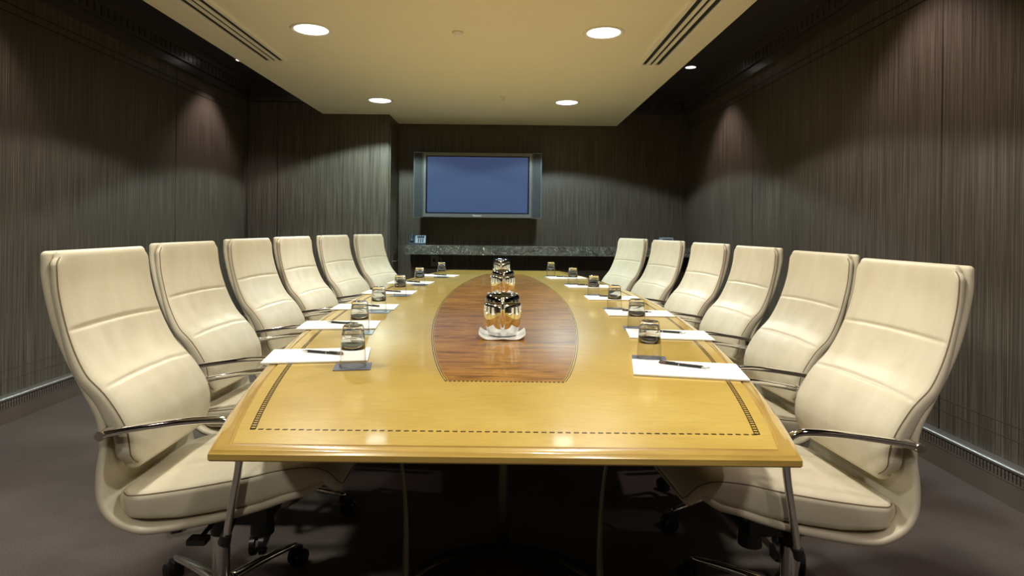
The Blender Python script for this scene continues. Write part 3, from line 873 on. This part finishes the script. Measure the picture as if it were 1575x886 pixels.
# screen with side speakers
tv = empty('wall_screen', (-0.311, YB-0.215, 1.668)); tv.scale = (0.975, 0.975, 0.975); tag(tv, 'flat wall-mounted plasma screen with side speakers on the far wall', 'television')
b = MB().box(-.655, .655, -.115, -.035, -.392, .392, 0.006); 
b.build('housing', M['tvframe'], tv)
b = MB().box(-.16, .16, -.036, -.022, -.15, .15, .003); b.box(-.05, .05, -.024, .200, -.05, .05, .004); b.box(-.16, .16, .200, .2195, -.18, .18, .003)
b.build('wall_bracket', M['plastic'], tv)
b = MB(); b.box(-.648, .648, -.124, -.114, .352, .386, .002); b.box(-.648, .648, -.124, -.114, -.386, -.345, .002); b.box(-.648, -.622, -.124, -.114, -.345, .352, .002); b.box(.622, .648, -.124, -.114, -.345, .352, .002)
b.build('bezel', M['tvframe'], tv)
MB().box(-.623, .623, -.119, -.1145, -.346, .353).build('inner_bezel', M['tvblack'], tv)
MB().box(-.604, .604, -.1205, -.1185, -.330, .337).build('display', M['screen'], tv)
for s in (-1, 1):
    x0, x1 = (-.772, -.657) if s < 0 else (.657, .772)
    sp = MB().box(x0, x1, -.105, -.002, -.396, .396, 0.006).build('speaker', M['tvframe'], tv)
    MB().box(x0+.010, x1-.010, -.108, -.1045, -.386, .386, 0.002).build('grille', M['tvspeaker'], sp)
cu = bpy.data.curves.new('maker_lettering', 'FONT'); cu.body = 'Panasonic'; cu.size = 0.026; cu.extrude = 0.0008; cu.align_x = 'CENTER'; cu.align_y = 'CENTER'
to = bpy.data.objects.new('maker_lettering', cu); C.objects.link(to)
dg = bpy.context.evaluated_depsgraph_get(); me = bpy.data.meshes.new_from_object(to.evaluated_get(dg))
bpy.data.objects.remove(to)
to = bpy.data.objects.new('maker_lettering', me); C.objects.link(to); me.materials.clear(); me.materials.append(M['logo'])
to.parent = tv; to.rotation_euler = (PI/2, 0, 0); to.location = (0, -.1252, -.367)

# desk phone
ph = empty('desk_phone', (-1.02, 7.26, 0.959), 0.10); tag(ph, 'dark desk telephone with pale sloping face at left end of the marble shelf', 'telephone')
v = [(-.10, -.09, 0), (.10, -.09, 0), (.10, .08, 0), (-.10, .08, 0), (-.10, -.09, .020), (.10, -.09, .020), (.10, .08, .105), (-.10, .08, .105), (.10, .075, .11), (-.10, .075, .11)]
f = [[0, 1, 2, 3], [0, 1, 5, 4], [4, 5, 8, 9], [9, 8, 6, 7], [2, 3, 7, 6], [1, 2, 6, 8, 5], [0, 3, 7, 9, 4]]
link('base', v, f, M['phone'], ph)
def slope(x0, x1, t0, t1, lift, th_):
    a = Vector((0, -.09, .020)); b_ = Vector((0, .075, .11)); n = (b_-a).cross(Vector((1, 0, 0))).normalized()
    if n.z < 0: n = -n
    pts = []
    for h in (lift, lift+th_):
        for x, t in ((x0, t0), (x1, t0), (x1, t1), (x0, t1)):
            p = a.lerp(b_, t) + n*h; pts.append((x, p.y, p.z))
    return pts, [[0, 1, 2, 3], [4, 5, 6, 7], [0, 1, 5, 4], [1, 2, 6, 5], [2, 3, 7, 6], [3, 0, 4, 7]]
link('face_plate', *slope(-.025, .095, .04, .97, .0, .003), M['phoneface'], ph)
link('display', *slope(-.005, .080, .62, .90, .003, .002), M['phone'], ph)
kb = MB()
for a in range(3):
    for c_ in range(4): kb.add(*slope(.005+a*.025, .022+a*.025, .10+c_*.12, .18+c_*.12, .003, .002))
kb.build('keypad', M['phone'], ph)
hs = MB().tube(catmull([(-.065, -.085, .045), (-.065, -.05, .068), (-.065, 0, .100), (-.065, .05, .120), (-.065, .085, .125)], 12), [.010, .020, .019, .015, .013, .013, .013, .013, .015, .019, .020, .010], 12, side=(1, 0, 0), flat=(1.15, 0.7))
hs.build('handset', M['phone'], ph, True)
# plain box standing in for an unclear small object behind the chairs at the right end
bx = empty('plain_box', (1.93, 7.25, 0.959)); tag(bx, 'small pale grey box with dark front label at right end of marble shelf', 'box')
MB().box(-.072, .072, -.05, .05, 0, .118, .003).build('carton', M['phoneface'], bx)
MB().box(-.058, .058, -.0515, -.0495, .062, .102).build('front_label', M['phone'], bx)
# outlet plate under the shelf with a looped lead
ol = empty('wall_outlet', (-0.84, YB, 0.755)); tag(ol, 'grey wall outlet with a lead plugged in under the marble shelf', 'outlet')
MB().box(-.045, .045, -.012, -.001, -.065, .065, .003).build('plate', M['greyplate'], ol)
MB().box(-.018, .018, -.035, -.011, -.010, .028, .004).build('plug', M['plastic'], ol)
MB().tube(catmull([(.0, -.033, .01), (.03, -.05, .03), (.075, -.03, .035), (.09, -.02, -.02), (.09, -.015, -.12), (.085, -.012, -.4), (.08, -.012, -.58)], 30), 0.0045, 8).build('lead', M['greyplate'], ol, True)
